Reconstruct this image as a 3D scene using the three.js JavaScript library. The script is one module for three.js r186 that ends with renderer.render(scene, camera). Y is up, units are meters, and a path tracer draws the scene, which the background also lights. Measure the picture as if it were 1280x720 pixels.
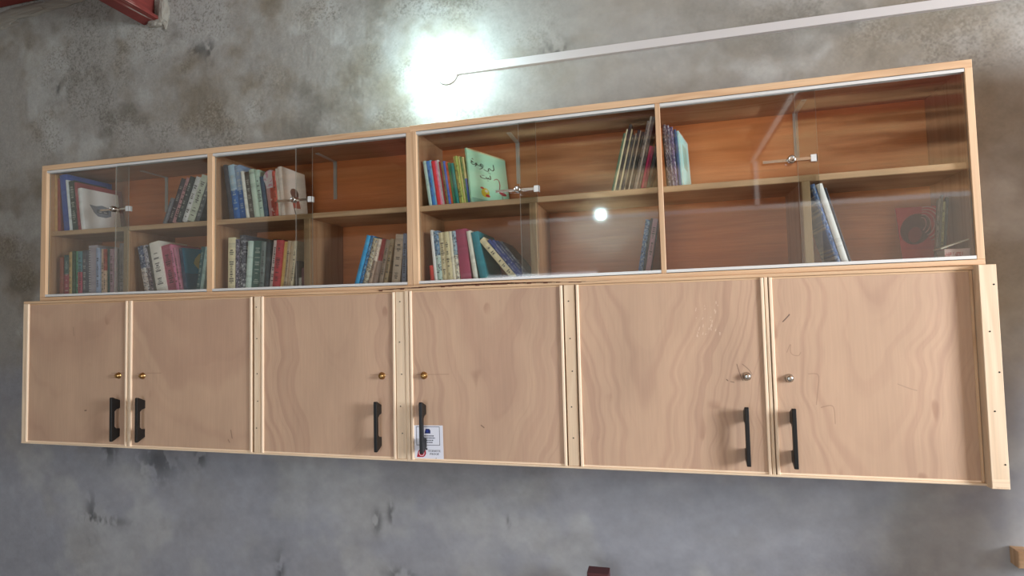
import * as THREE from 'three';
import { mergeGeometries } from 'three/addons/utils/BufferGeometryUtils.js';
import { RectAreaLightUniformsLib } from 'three/addons/lights/RectAreaLightUniformsLib.js';

// ---------------------------------------------------------------- camera, sky, lights, exposure
const renderer = new THREE.WebGLRenderer({ antialias: true });
renderer.toneMapping = THREE.LinearToneMapping;
renderer.toneMappingExposure = 0.48;
renderer.shadowMap.enabled = true;
RectAreaLightUniformsLib.init();
const scene = new THREE.Scene();
const camera = new THREE.PerspectiveCamera(52.89, 1280 / 720, 0.05, 60);
camera.position.set(2.1562, 1.5015, 1.525);
camera.rotation.order = 'YXZ';
camera.rotation.set(0.04625, 0.25344, -0.02416);
scene.background = new THREE.Color(0.62, 0.74, 0.95).multiplyScalar(6);   // bright daylight outside the window and the door

// the room: visible wall at z = WALL, opposite wall at z = FAR
const WALL = -0.24, FAR = 3.2, LEFT = -1.5, RIGHT = 5.2, CEIL = 2.9;
// daylight through the two openings of the right wall
const DOOR = { x0: 0.7, x1: 1.65, y1: 1.84 };
const WIN = { z0: 0.85, z1: 1.65, y0: 1.25, y1: 2.4 };
function daylight(color, intensity, w, h, x, y, z, tx, ty, tz) {
  const l = new THREE.RectAreaLight(color, intensity, w, h);
  l.position.set(x, y, z); l.lookAt(tx, ty, tz); l.name = 'window_daylight'; scene.add(l);
  return l;
}
daylight(new THREE.Color(0.88, 0.94, 1.0), 128, WIN.z1 - WIN.z0, WIN.y1 - WIN.y0, RIGHT - 0.01, (WIN.y0 + WIN.y1) / 2, (WIN.z0 + WIN.z1) / 2, 0, (WIN.y0 + WIN.y1) / 2, (WIN.z0 + WIN.z1) / 2);
daylight(new THREE.Color(0.88, 0.94, 1.0), 6, DOOR.x1 - DOOR.x0, DOOR.y1, (DOOR.x0 + DOOR.x1) / 2, DOOR.y1 / 2, FAR - 0.01, (DOOR.x0 + DOOR.x1) / 2, DOOR.y1 / 2, 0);   // through the doorway opposite
const BULB_POWER = 1.6;   // candela of each small LED bulb

// ---------------------------------------------------------------- helpers
let SEED = 7;
const rnd = () => { SEED = (SEED * 1664525 + 1013904223) >>> 0; return SEED / 4294967296; };
const counts = {};
const numbered = (n) => { const k = (counts[n] = (counts[n] ?? -1) + 1); return k ? n + '_' + String(k).padStart(3, '0') : n; };
const hash = (x, y, s) => { let h = Math.imul(x, 374761393) ^ Math.imul(y, 668265263) ^ Math.imul(s, 974634757); h = Math.imul(h ^ (h >>> 13), 1274126177); return ((h ^ (h >>> 16)) >>> 0) / 4294967296; };
function vn(x, y, s) {
  const xi = Math.floor(x), yi = Math.floor(y); let fx = x - xi, fy = y - yi; fx = fx * fx * (3 - 2 * fx); fy = fy * fy * (3 - 2 * fy);
  const a = hash(xi, yi, s), b = hash(xi + 1, yi, s), c = hash(xi, yi + 1, s), d = hash(xi + 1, yi + 1, s);
  return a + (b - a) * fx + (c - a) * fy + (a - b - c + d) * fx * fy;
}
const fbm = (x, y, s, n) => { let v = 0, a = 0.5, t = 0; for (let i = 0; i < n; i++) { v += a * vn(x, y, s + i * 17); t += a; x *= 2.03; y *= 2.03; a *= 0.55; } return v / t; };
const sm = (a, b, x) => { x = Math.min(1, Math.max(0, (x - a) / (b - a))); return x * x * (3 - 2 * x); };
const mix3 = (a, b, t) => [a[0] + (b[0] - a[0]) * t, a[1] + (b[1] - a[1]) * t, a[2] + (b[2] - a[2]) * t];
function canvasOf(w, h, f) {           // f(u, v) -> [r, g, b] in 0..255, v upwards
  const c = document.createElement('canvas'); c.width = w; c.height = h; const g = c.getContext('2d'), im = g.createImageData(w, h), d = im.data;
  for (let y = 0, o = 0; y < h; y++) for (let x = 0; x < w; x++, o += 4) { const p = f((x + 0.5) / w, 1 - (y + 0.5) / h); d[o] = p[0]; d[o + 1] = p[1]; d[o + 2] = p[2]; d[o + 3] = 255; }
  g.putImageData(im, 0, 0); return [c, g];
}
function tex(c, srgb = true, wrap = THREE.RepeatWrapping) {
  const t = new THREE.CanvasTexture(c); if (srgb) t.colorSpace = THREE.SRGBColorSpace; t.wrapS = t.wrapT = wrap; t.magFilter = THREE.LinearFilter; t.needsUpdate = true; return t;
}
const std = (o) => new THREE.MeshStandardMaterial({ roughness: 0.7, ...o });
// a box given by its two corners, uv in metres along its two longest sides (long = v)
function box(x0, y0, z0, x1, y1, z1, du = 0, dv = 0) {
  const g = new THREE.BoxGeometry(x1 - x0, y1 - y0, z1 - z0); g.translate((x0 + x1) / 2, (y0 + y1) / 2, (z0 + z1) / 2);
  const horiz = (x1 - x0) >= (y1 - y0), p = g.attributes.position, n = g.attributes.normal, uv = g.attributes.uv;
  for (let i = 0; i < p.count; i++) {
    const X = p.getX(i), Y = p.getY(i), Z = p.getZ(i), ax = Math.abs(n.getX(i)), ay = Math.abs(n.getY(i));
    let a, b; if (ax > 0.5) { a = Z; b = Y; } else if (ay > 0.5) { a = Z; b = X; } else if (horiz) { a = Y; b = X; } else { a = X; b = Y; }
    uv.setXY(i, a + du, b + dv);
  }
  return g;
}
// a box with small chamfers on the front (z+) edges, so that sawn timber catches light
function slab(x0, y0, z0, x1, y1, z1, c = 0.0012) {
  const s = new THREE.Shape(); s.moveTo(x0 + c, y0 + c); s.lineTo(x1 - c, y0 + c); s.lineTo(x1 - c, y1 - c); s.lineTo(x0 + c, y1 - c); s.closePath();
  const g = new THREE.ExtrudeGeometry(s, { depth: z1 - z0 - 2 * c, bevelEnabled: true, bevelThickness: c, bevelSize: c, bevelSegments: 1 }); g.translate(0, 0, z0 + c);
  const horiz = (x1 - x0) >= (y1 - y0), p = g.attributes.position, n = g.attributes.normal, uv = g.attributes.uv, du = rnd() * 3, dv = rnd() * 3;
  for (let i = 0; i < p.count; i++) {
    const X = p.getX(i), Y = p.getY(i), Z = p.getZ(i), ax = Math.abs(n.getX(i)), ay = Math.abs(n.getY(i));
    let a, b; if (ax > 0.8) { a = Z; b = Y; } else if (ay > 0.8) { a = Z; b = X; } else if (horiz) { a = Y; b = X; } else { a = X; b = Y; }
    uv.setXY(i, a + du, b + dv);
  }
  return g;
}
function mesh(name, geo, mat, parent = scene) {
  const m = new THREE.Mesh(Array.isArray(geo) ? (geo.length > 1 ? mergeGeometries(geo) : geo[0]) : geo, mat);
  m.name = parent === scene ? numbered(name) : name; m.castShadow = m.receiveShadow = true; parent.add(m); return m;
}
function struct(name, geo, mat, parent = scene) { const m = mesh(name, geo, mat, parent); if (parent === scene) m.userData.kind = 'structure'; return m; }
function thing(name, label, category, x = 0, y = 0, z = 0, group) {
  const o = new THREE.Group(); o.name = numbered(name); o.position.set(x, y, z); scene.add(o); return tag(o, label, category, group);
}
function tag(o, label, category, group) { o.userData.label = label; o.userData.category = category; if (group) o.userData.group = group; return o; }

// ---------------------------------------------------------------- materials
// rough cement plaster of the wall with the shelves: WX..WX+3.8 m, WY..WY+2.5 m
const WX = -0.6, WY = 0.4, WW = 3.8, WH = 2.5;
const smudges = [[0.1, 1.03, 0.05, 0.05], [0.33, 0.99, 0.09, 0.07], [0.52, 1.03, 0.03, 0.06], [0.02, 0.77, 0.03, 0.09], [0.08, 0.76, 0.12, 0.02], [1.22, 0.83, 0.02, 0.05], [1.27, 0.86, 0.015, 0.04], [0.85, 0.63, 0.02, 0.07], [-0.17, 2.46, 0.012, 0.04], [0.52, 2.52, 0.05, 0.03], [0.56, 2.5, 0.02, 0.05], [2.1, 2.56, 0.03, 0.03], [1.86, 2.33, 0.05, 0.04], [2.95, 1.3, 0.03, 0.2], [1.67, 0.86, 0.008, 0.02], [1.3, 0.66, 0.06, 0.03]];
const [wallC, wallG] = canvasOf(2048, 1348, (u, v) => {
  const x = WX + u * WW, y = WY + v * WH;
  const big = fbm(x * 3.1 + 3, y * 3.6, 11, 4), mid = fbm(x * 6, y * 6.5, 23, 4), fine = fbm(x * 34, y * 34, 41, 3), grit = vn(x * 210, y * 210, 5);
  const rough = sm(0.35, 0.75, fbm(x * 1.1 + 9, y * 1.3, 77, 3) + 0.42 * (1 - sm(-0.3, 1.9, x)) * sm(1.7, 2.1, y) + 0.05);   // where the coarse mud coat shows
  const low = 1 - sm(1.2, 1.5, y + 0.2 * (mid - 0.5));                         // the smoother, greyer cement coat behind and below the cupboards
  let c = mix3([152, 148, 141], [142, 143, 149], low);
  const brown = sm(0.42, 0.68, big * 0.5 + mid * 0.5) * (0.3 + 0.6 * rough) * (1 - 0.7 * low);
  c = mix3(c, [119, 109, 94], brown);
  const pale = sm(0.5, 0.68, fbm(x * 4.3 + 20, y * 4.6, 91, 4));
  c = mix3(c, [172, 171, 166], pale * (0.75 - 0.35 * low) * (1 - 0.35 * brown));
  const dark = sm(0.52, 0.74, fbm(x * 5.2 + 2, y * 6.1 + 40, 133, 5)) * (0.35 + 0.65 * rough) * (1 - 0.45 * low);
  c = mix3(c, [96, 90, 80], dark * 0.5);
  const patch = sm(0.42, 0.62, fbm(x * 5 + 7, y * 5, 201, 3)) * rough * (1 - low), grains = vn(x * 150, y * 150, 61) * 0.45 + vn(x * 265, y * 265, 62) * 0.55;
  c = mix3(c, [82, 77, 68], patch * sm(0.45, 0.85, grains) * 0.38); c = mix3(c, [170, 167, 158], patch * sm(0.5, 0.2, grains) * 0.3);
  const streak = (fbm(x * 3 + y * 1.5, y * 22 - x * 6, 301, 3) - 0.5) * 10 * low;   // trowel marks
  let k = 1 + (fine - 0.5) * 0.1 + (grit - 0.5) * 0.05 * (0.3 + rough) + (mid - 0.5) * 0.1;
  for (const s of smudges) { const dx = (x - s[0]) / s[2], dy = (y - s[1]) / s[3], d = dx * dx + dy * dy; if (d < 4) k *= 1 - 0.34 * Math.exp(-d * 1.4) * sm(0.35, 0.62, fbm(x * 38, y * 26, 411, 3)); }
  return [c[0] * k + streak, c[1] * k + streak, c[2] * k + streak].map((q) => Math.max(0, Math.min(255, q)));
});
const [wallB] = canvasOf(1024, 674, (u, v) => {
  const x = WX + u * WW, y = WY + v * WH, low = 1 - sm(1.2, 1.5, y);
  const h = fbm(x * 9, y * 9, 23, 4) * 150 + (vn(x * 110, y * 110, 61) * 60 + vn(x * 60, y * 60, 62) * 45) * (1 - 0.7 * low);
  return [h, h, h];
});
const wallT = tex(wallC, true, THREE.MirroredRepeatWrapping), wallBT = tex(wallB, false, THREE.MirroredRepeatWrapping);
const M = {};
M.plaster = std({ map: wallT, bumpMap: wallBT, bumpScale: 0.0028, roughness: 0.95 });
const [roomC] = canvasOf(512, 512, (u, v) => { const n = fbm(u * 9, v * 9, 71, 5), k = 0.88 + 0.24 * n + 0.05 * (vn(u * 180, v * 180, 9) - 0.5); return [186 * k, 180 * k, 170 * k]; });
M.roomPlaster = std({ map: tex(roomC, true, THREE.MirroredRepeatWrapping), roughness: 0.95 });
const [paintC] = canvasOf(256, 256, (u, v) => { const k = 0.94 + 0.12 * fbm(u * 8, v * 8, 75, 4); return [198 * k, 186 * k, 172 * k]; });
M.paint = std({ map: tex(paintC, true, THREE.MirroredRepeatWrapping), roughness: 0.8 });
const [mudC] = canvasOf(512, 512, (u, v) => { const n = fbm(u * 4, v * 26, 72, 5), k = 0.35 + 1.25 * sm(0.25, 0.75, n) + 0.1 * (vn(u * 60, v * 200, 9) - 0.5); return [168 * k, 132 * k, 98 * k]; });
M.reed = std({ map: tex(mudC, true, THREE.MirroredRepeatWrapping), roughness: 1 });
const [floorC] = canvasOf(256, 256, (u, v) => { const k = 0.85 + 0.3 * fbm(u * 12, v * 12, 73, 4); return [122 * k, 116 * k, 110 * k]; });
M.floor = std({ map: tex(floorC, true, THREE.MirroredRepeatWrapping), roughness: 0.9 });
// sawn pine: u across the grain, v along it, in metres
function pine(w, h, uw, vh, base, dark, seed, strength, pores = 0.06) {
  return canvasOf(w, h, (u, v) => {
    const x = u * uw, y = v * vh, warp = fbm(x * 9, y * 2.2, seed, 3);
    const ring = vn((x * 120 + warp * 9), y * 1.5, seed + 5), late = sm(0.45, 0.95, ring);
    const k = 1 + (vn(x * 700, y * 14, seed + 9) - 0.5) * pores + (fbm(x * 20, y * 3, seed + 3, 3) - 0.5) * 0.16;
    const c = mix3(base, dark, late * strength); return [c[0] * k, c[1] * k, c[2] * k].map((q) => Math.min(255, q));
  })[0];
}
const pineT = tex(pine(256, 1024, 0.25, 1.6, [210, 175, 138], [188, 145, 107], 501, 0.7), true, THREE.MirroredRepeatWrapping); pineT.repeat.set(4, 1 / 1.6);
const paleT = tex(pine(256, 1024, 0.25, 1.6, [230, 205, 174], [210, 178, 144], 601, 0.6), true, THREE.MirroredRepeatWrapping); paleT.repeat.set(4, 1 / 1.6);
const panelT = tex(pine(512, 1024, 0.6, 1.4, [222, 138, 84], [200, 112, 62], 701, 0.4, 0.08), true, THREE.MirroredRepeatWrapping); panelT.repeat.set(1 / 0.6, 1 / 1.4);
M.pine = std({ map: pineT, roughness: 0.6 });
M.pale = std({ map: paleT, roughness: 0.62 });
M.bead = std({ color: 0xf0d6b8, roughness: 0.5 });
M.panel = std({ map: panelT, roughness: 0.32 });
M.inner = std({ map: pineT, color: 0xe2d0c8, roughness: 0.62 });
M.ply = std({ map: pineT, color: 0xf0d8c8, roughness: 0.6 });
M.whiteMetal = std({ color: 0xd9d9d6, roughness: 0.35, metalness: 0.15 });
M.steel = std({ color: 0xc9c6c0, roughness: 0.22, metalness: 1 });
M.brass = std({ color: 0xb08c5a, roughness: 0.3, metalness: 1 });
M.black = std({ color: 0x0b0a0a, roughness: 0.4 });
M.dark = std({ color: 0x16120f, roughness: 0.8 });
M.zinc = std({ color: 0xc4c4c0, roughness: 0.4, metalness: 0.2 });
M.plasticWhite = std({ color: 0xd8d4ce, roughness: 0.45 });
M.glass = new THREE.MeshPhysicalMaterial({ color: 0xf2f3f1, roughness: 0.035, transmission: 1, thickness: 0, ior: 1.7 });
M.glassEdge = new THREE.MeshPhysicalMaterial({ color: 0xd6d2c8, roughness: 0.3, transmission: 0.75, thickness: 0, ior: 1.5 });
M.trunkNew = std({ color: 0xf6f4f0, roughness: 0.5 });
M.trunk = std({ color: 0xc2bdba, roughness: 0.5 });
const [redC] = canvasOf(512, 512, (u, v) => {
  const scr = sm(0.6, 0.72, fbm(u * 5 + v * 14, v * 22 - u * 9, 811, 4)) * sm(0.8, 0.95, u), k = 0.8 + 0.4 * fbm(u * 20, v * 20, 813, 4);
  return mix3([122 * k, 48 * k, 42 * k], [182, 174, 164], scr);
});
M.red = std({ map: tex(redC, true, THREE.ClampToEdgeWrapping), roughness: 0.65 });
const daub = std({ color: 0x918a7f, roughness: 1 });

// ---------------------------------------------------------------- the room
function wallGeo(x0, y0, z0, x1, y1, z1) {
  const g = new THREE.BoxGeometry(x1 - x0, y1 - y0, z1 - z0); g.translate((x0 + x1) / 2, (y0 + y1) / 2, (z0 + z1) / 2);
  const p = g.attributes.position, n = g.attributes.normal, uv = g.attributes.uv;
  for (let i = 0; i < p.count; i++) { const ax = Math.abs(n.getX(i)), ay = Math.abs(n.getY(i)); const a = ax > 0.5 ? p.getZ(i) : p.getX(i), b = ay > 0.5 ? p.getZ(i) : p.getY(i); uv.setXY(i, (a - WX) / WW, (b - WY) / WH); }
  return g;
}
struct('wall_back', wallGeo(LEFT - 0.3, 0, WALL - 0.3, RIGHT + 0.3, CEIL, WALL), M.plaster);
struct('wall_left', wallGeo(LEFT - 0.3, 0, WALL, LEFT, CEIL, FAR), M.roomPlaster);
{ // opposite wall: pale plaster below the conduit, bare mud above it
  struct('wall_front', [wallGeo(LEFT - 0.3, 0, FAR, DOOR.x0, 2.26, FAR + 0.3), wallGeo(DOOR.x1, 0, FAR, RIGHT + 0.3, 2.26, FAR + 0.3), wallGeo(DOOR.x0, DOOR.y1, FAR, DOOR.x1, 2.26, FAR + 0.3)], M.paint);
  struct('door_1', [box(DOOR.x0, 0, FAR + 0.1, DOOR.x0 + 0.05, DOOR.y1, FAR + 0.17), box(DOOR.x1 - 0.05, 0, FAR + 0.1, DOOR.x1, DOOR.y1, FAR + 0.17), box(DOOR.x0 + 0.05, DOOR.y1 - 0.05, FAR + 0.1, DOOR.x1 - 0.05, DOOR.y1, FAR + 0.17)], M.red);
  struct('wall_front_upper', wallGeo(LEFT - 0.3, 2.26, FAR, RIGHT + 0.3, CEIL, FAR + 0.3), M.reed);
}
{ // right wall with its window opening
  const g = [wallGeo(RIGHT, 0, WALL, RIGHT + 0.3, WIN.y0, FAR), wallGeo(RIGHT, WIN.y1, WALL, RIGHT + 0.3, CEIL, FAR), wallGeo(RIGHT, WIN.y0, WALL, RIGHT + 0.3, WIN.y1, WIN.z0), wallGeo(RIGHT, WIN.y0, WIN.z1, RIGHT + 0.3, WIN.y1, FAR)];
  struct('wall_right', g, M.roomPlaster);
  const f = [], d = 0.05, x0 = RIGHT + 0.12, x1 = RIGHT + 0.17;
  f.push(box(x0, WIN.y0, WIN.z0, x1, WIN.y0 + d, WIN.z1), box(x0, WIN.y1 - d, WIN.z0, x1, WIN.y1, WIN.z1), box(x0, WIN.y0 + d, WIN.z0, x1, WIN.y1 - d, WIN.z0 + d), box(x0, WIN.y0 + d, WIN.z1 - d, x1, WIN.y1 - d, WIN.z1));
  struct('window_1', f, M.red);
}
struct('floor', wallGeo(LEFT - 0.3, -0.2, WALL - 0.3, RIGHT + 0.3, 0, FAR + 0.3), M.floor);
struct('ceiling', wallGeo(LEFT - 0.3, CEIL, WALL - 0.3, RIGHT + 0.3, CEIL + 0.2, FAR + 0.3), M.reed);

// red painted steel girders (I section) that carry the ceiling, and T irons across them
function iBeam(w, h, len, tf = 0.012, tw = 0.008) {   // centred in x, underside at y = 0, from z = 0 to len
  const s = new THREE.Shape(), W = w / 2, T = tw / 2;
  [[-W, 0], [W, 0], [W, tf], [T, tf * 1.5], [T, h - tf * 1.5], [W, h - tf], [W, h], [-W, h], [-W, h - tf], [-T, h - tf * 1.5], [-T, tf * 1.5], [-W, tf]].forEach((p, i) => i ? s.lineTo(...p) : s.moveTo(...p));
  const g = new THREE.ExtrudeGeometry(s, { depth: len, bevelEnabled: false }), p = g.attributes.position, uv = g.attributes.uv;
  for (let i = 0; i < p.count; i++) uv.setXY(i, 1 - p.getZ(i) / 1.2, (p.getX(i) + p.getY(i)) * 4);
  return g;
}
function lump(cx, cy, cz, rx, ry, rz, seed) {          // rough hand-laid plaster
  const g = new THREE.IcosahedronGeometry(1, 5), p = g.attributes.position;
  for (let i = 0; i < p.count; i++) { const x = p.getX(i), y = p.getY(i), z = p.getZ(i), k = 0.62 + 0.6 * fbm(x * 2.4 + 9, y * 2.4 + z * 1.7, seed, 4); p.setXYZ(i, cx + x * rx * k, cy + y * ry * k, cz + z * rz * k); }
  g.computeVertexNormals(); return g;
}
function girder(x, label) {
  const t = thing('ceiling_girder', label, 'girder', x, 2.652, WALL);
  mesh('steel_section', iBeam(0.088, 0.175, FAR - WALL), M.red, t);
  return t;
}
const g1 = girder(0.302, 'red painted steel ceiling girder entering the wall at upper left');
mesh('plaster_patch', [lump(0.052, 0.04, 0.002, 0.026, 0.075, 0.022, 5), lump(0.02, -0.004, 0.004, 0.05, 0.018, 0.02, 6)], daub, g1);
girder(2.87, 'red painted steel ceiling girder above and behind the camera, carrying white conduit');
for (let k = 0; k < 8; k++) {
  const z = WALL + 0.03 + k * 0.44, t = mesh('ceiling_purlin', [box(LEFT, 2.838, z - 0.025, RIGHT, 2.845, z + 0.025), box(LEFT, 2.845, z - 0.004, RIGHT, CEIL, z + 0.004)], M.red);
  tag(t, k ? 'red steel T iron crossing over the girders, out of the picture' : 'red steel T iron running along wall top at upper left corner', 'purlin', 'T irons under the ceiling');
}
tag(mesh('plaster_smear', [lump(-0.36, 2.8, WALL, 0.2, 0.03, 0.014, 31), lump(-0.15, 2.81, WALL, 0.16, 0.024, 0.012, 33), lump(-0.5, 2.77, WALL, 0.13, 0.03, 0.012, 35)], daub), 'rough plaster smeared along wall below the red iron at upper left', 'plaster');

// lamps on the walls, each at the end of a white conduit
function trunking(name, label, pts, w, d, nx, ny, nz, mat = M.trunk) { // straight runs between points, standing off the wall along n
  const g = [];
  for (let i = 0; i + 1 < pts.length; i++) { const a = pts[i], b = pts[i + 1], lo = [0, 1, 2].map((k) => Math.min(a[k], b[k])), hi = [0, 1, 2].map((k) => Math.max(a[k], b[k])), n = [nx, ny, nz];
    for (let k = 0; k < 3; k++) { if (n[k]) { if (n[k] > 0) hi[k] += d; else lo[k] -= d; } else if (hi[k] - lo[k] < 0.02) { lo[k] -= w / 2; hi[k] += w / 2; } }
    g.push(box(...lo, ...hi)); }
  return tag(mesh(name, g, mat), label, 'conduit');
}
function wallLamp(label, x, y, z, dir, power) {
  const t = thing('wall_lamp', label, 'lamp', x, y, z);
  const lat = (pts) => { const g = new THREE.LatheGeometry(pts.map((p) => new THREE.Vector2(...p)), 32); g.rotateX(dir * Math.PI / 2); return g; };
  mesh('ceiling_rose', lat([[0, 0], [0.036, 0], [0.037, 0.006], [0.033, 0.012], [0.022, 0.016], [0.02, 0.04], [0.017, 0.043], [0, 0.043]]), M.plasticWhite, t);
  const em = new THREE.MeshStandardMaterial({ color: 0xffffff, emissive: new THREE.Color(0.9, 1.0, 1.0), emissiveIntensity: 7, roughness: 0.4 });
  const bulb = mesh('bulb', lat([[0.014, 0.041], [0.02, 0.058], [0.031, 0.08], [0.036, 0.1], [0.0345, 0.118], [0.027, 0.134], [0.014, 0.143], [0, 0.1455]]), em, t);
  bulb.castShadow = false;
  const l = new THREE.PointLight(new THREE.Color(0.62, 0.92, 1.0), power); l.position.set(0, 0, dir * 0.106); l.castShadow = true; l.shadow.radius = 1.4; l.name = 'bulb_light'; t.add(l);
  return t;
}
wallLamp('glowing white LED bulb in round holder on the wall above the bookcases', 1.497, 2.2995, WALL, 1, BULB_POWER);
trunking('conduit', 'white plastic conduit running right along wall from the glowing bulb', [[1.53, 2.3, WALL], [3.6, 2.305, WALL]], 0.0205, 0.014, 0, 0, 1);
wallLamp('glowing bulb on the opposite wall, mirrored in the glass doors', 1.7, 2.29, FAR, -1, BULB_POWER * 1.9);
trunking('conduit', 'white conduit along the opposite wall either side of its bulb', [[0.9, 2.28, FAR], [4.3, 2.285, FAR]], 0.03, 0.016, 0, 0, -1, M.trunkNew);
trunking('conduit', 'white conduit rising on the opposite wall up to the girder', [[2.89, 2.29, FAR], [2.89, 2.64, FAR]], 0.03, 0.016, 0, 0, -1, M.trunkNew);
trunking('conduit', 'white conduit fixed under the girder behind the camera', [[2.87, 2.652, FAR], [2.87, 2.652, 0.4]], 0.03, 0.014, 0, -1, 0, M.trunkNew);

// ---------------------------------------------------------------- the two glazed bookcases on top
const UZ = -0.0168, BACK = WALL + 0.012;
const UPPER = [
  { x: 0.0521, y: 1.5896, roll: -0.00545, w: 1.4085, h: 0.4764, st: [[0, 0.0235], [0.6974, 0.7187], [1.3929, 1.4085]], sh: 0.2447, div: [0.345, 1.0405], bracket: [0.325, 1.032], lock: [[0.325, 0.3015], [1.0205, 0.2855]] },
  { x: 1.4621, y: 1.5831, roll: 0.00473, w: 1.4082, h: 0.4772, st: [[0, 0.0194], [0.6941, 0.7074], [1.392, 1.4082]], sh: 0.2417, div: [0.3464, 1.0386], bracket: [0.272, 1.074], lock: [[0.3195, 0.2615], [1.014, 0.2785]] },
];
const toWorld = (U, x, y) => [U.x + x - U.roll * y, U.y + y + U.roll * x];
const baseY = (U, X, upper) => U.y + (upper ? U.sh : 0.0145) + U.roll * (X - U.x);
UPPER.forEach((U, i) => {
  const t = thing('glazed_bookcase', ['glazed pine bookcase at left, mounted above the plywood cupboards, its shelves mostly full', 'glazed pine bookcase at right, under the conduit, its lower right bays mostly empty'][i], 'bookcase', U.x, U.y, 0);
  t.rotation.z = Math.atan(U.roll);
  const zb = BACK, W = U.w, H = U.h, tb = 0.0185, bb = 0.0125;
  mesh('edge_strip', slab(0, H - tb, UZ - 0.0185, W, H, UZ), M.pine, mesh('top_board', box(0, H - tb, zb, W, H, UZ - 0.0185), M.inner, t));
  mesh('bottom_board', [slab(0, 0, zb, W, bb, UZ)], M.pine, t);
  U.st.forEach((s, k) => {     // plywood boards faced with a pine strip along their front edge
    const p = mesh(k === 1 ? 'middle_partition' : 'side_panel', box(s[0], bb, zb, s[1], H - tb, UZ - 0.0185), M.inner, t);
    mesh('edge_strip', slab(s[0], bb, UZ - 0.0185, s[1], H - tb, UZ - (k === 1 ? 0.0005 : 0)), M.pine, p);
  });
  mesh('back_panel', box(0.002, 0.002, WALL + 0.003, W - 0.002, H - 0.002, BACK, i * 0.4, 0.3), M.panel, t);
  for (let k = 0; k < 2; k++) {
    const x0 = U.st[k][1], x1 = U.st[k + 1][0], zs = -0.0335, d0 = U.div[k], d1 = d0 + 0.0195;
    mesh('edge_strip', slab(x0, U.sh - 0.0158, zs - 0.008, x1, U.sh, zs), M.pine, mesh('shelf', box(x0, U.sh - 0.0158, zb, x1, U.sh, zs - 0.008), M.inner, t));
    mesh('edge_strip', slab(d0, bb, zs - 0.008, d1, U.sh - 0.0158, zs), M.pine, mesh('divider', box(d0, bb, zb, d1, U.sh - 0.0158, zs - 0.008), M.inner, t));
    // aluminium double channels for the sliding panes
    const chan = (y, s) => [box(x0, y, -0.0325, x1, y + s * 0.0015, -0.0175).translate(0, s < 0 ? 0 : 0, 0), box(x0, Math.min(y, y + s * 0.009), -0.019, x1, Math.max(y, y + s * 0.009), -0.0175), box(x0, Math.min(y, y + s * 0.009), -0.0255, x1, Math.max(y, y + s * 0.009), -0.0245), box(x0, Math.min(y, y + s * 0.009), -0.0325, x1, Math.max(y, y + s * 0.009), -0.0313)];
    const fix = (y, s) => { const lo = s > 0 ? y : y - 0.0015; return [box(x0, lo, -0.0325, x1, lo + 0.0015, -0.0175), ...chan(y, s).slice(1)]; };
    mesh('sliding_track', fix(H - tb, -1), M.whiteMetal, t);
    mesh('sliding_track', fix(bb, 1), M.whiteMetal, t);
    // two sliding panes; they overlap in the middle
    const gx = (x0 + x1) / 2, pane = (a, b, z) => mesh('glass_pane', new THREE.BoxGeometry(b - a, H - tb - bb - 0.006, 0.004).translate((a + b) / 2, (H - tb + bb) / 2, z), [M.glassEdge, M.glassEdge, M.glassEdge, M.glassEdge, M.glass, M.glass], t);
    const ov = [[0.324, 0.371], [1.0215, 1.075], [0.324, 0.372], [1.03, 1.078]][i * 2 + k];
    pane(x0 + 0.001, ov[1], -0.0284); pane(ov[0], x1 - 0.001, -0.0219);
    // ratchet showcase lock: toothed bar hooked round the pane edge, lock barrel, end clip
    const [lx, ly] = U.lock[k], L = new THREE.Group(); L.name = 'showcase_lock'; L.position.set(lx, ly, 0); L.rotation.z = -0.008 + 0.02 * (i * 2 + k === 3); t.add(L);
    const bar = [box(-0.064, -0.0035, -0.0188, 0.046, 0.0035, -0.0168)];
    for (let q = 0; q < 14; q++) bar.push(box(-0.062 + q * 0.0036, -0.0024, -0.0169, -0.0603 + q * 0.0036, 0.0024, -0.0159));
    mesh('ratchet_bar', bar, M.steel, L);
    const br = new THREE.LatheGeometry([[0, 0], [0.0085, 0], [0.0095, 0.002], [0.0095, 0.013], [0.008, 0.0155], [0.0062, 0.0158], [0.006, 0.0135], [0, 0.0135]].map((p) => new THREE.Vector2(...p)), 28); br.rotateX(Math.PI / 2); br.translate(0.0005, 0, -0.019);
    mesh('lock_barrel', [br.toNonIndexed(), box(-0.0055, -0.0012, -0.0054, 0.0065, 0.0012, -0.0045).toNonIndexed()], M.steel, L);
    mesh('end_clip', [box(0.0455, -0.0085, -0.0192, 0.0595, 0.0085, -0.0165), box(0.058, -0.0085, -0.03, 0.0595, 0.0085, -0.0165)], M.whiteMetal, L);
    // angle bracket that holds the bookcase to the wall
    const bx = U.bracket[k], by = H - tb - 0.006;
    const B = mesh('wall_bracket', [slab(bx - 0.0065, by - 0.125, BACK, bx + 0.0065, by, BACK + 0.0025, 0.0004), slab(bx - 0.0065, by + 0.0035, BACK, bx + 0.0065, by + 0.006, BACK + 0.11, 0.0004), slab(bx - 0.0065, by - 0.004, BACK, bx + 0.0065, by + 0.006, BACK + 0.004, 0.0004)], M.zinc, t);
    B.userData.label = 'grey steel angle bracket';
  }
});

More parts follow.
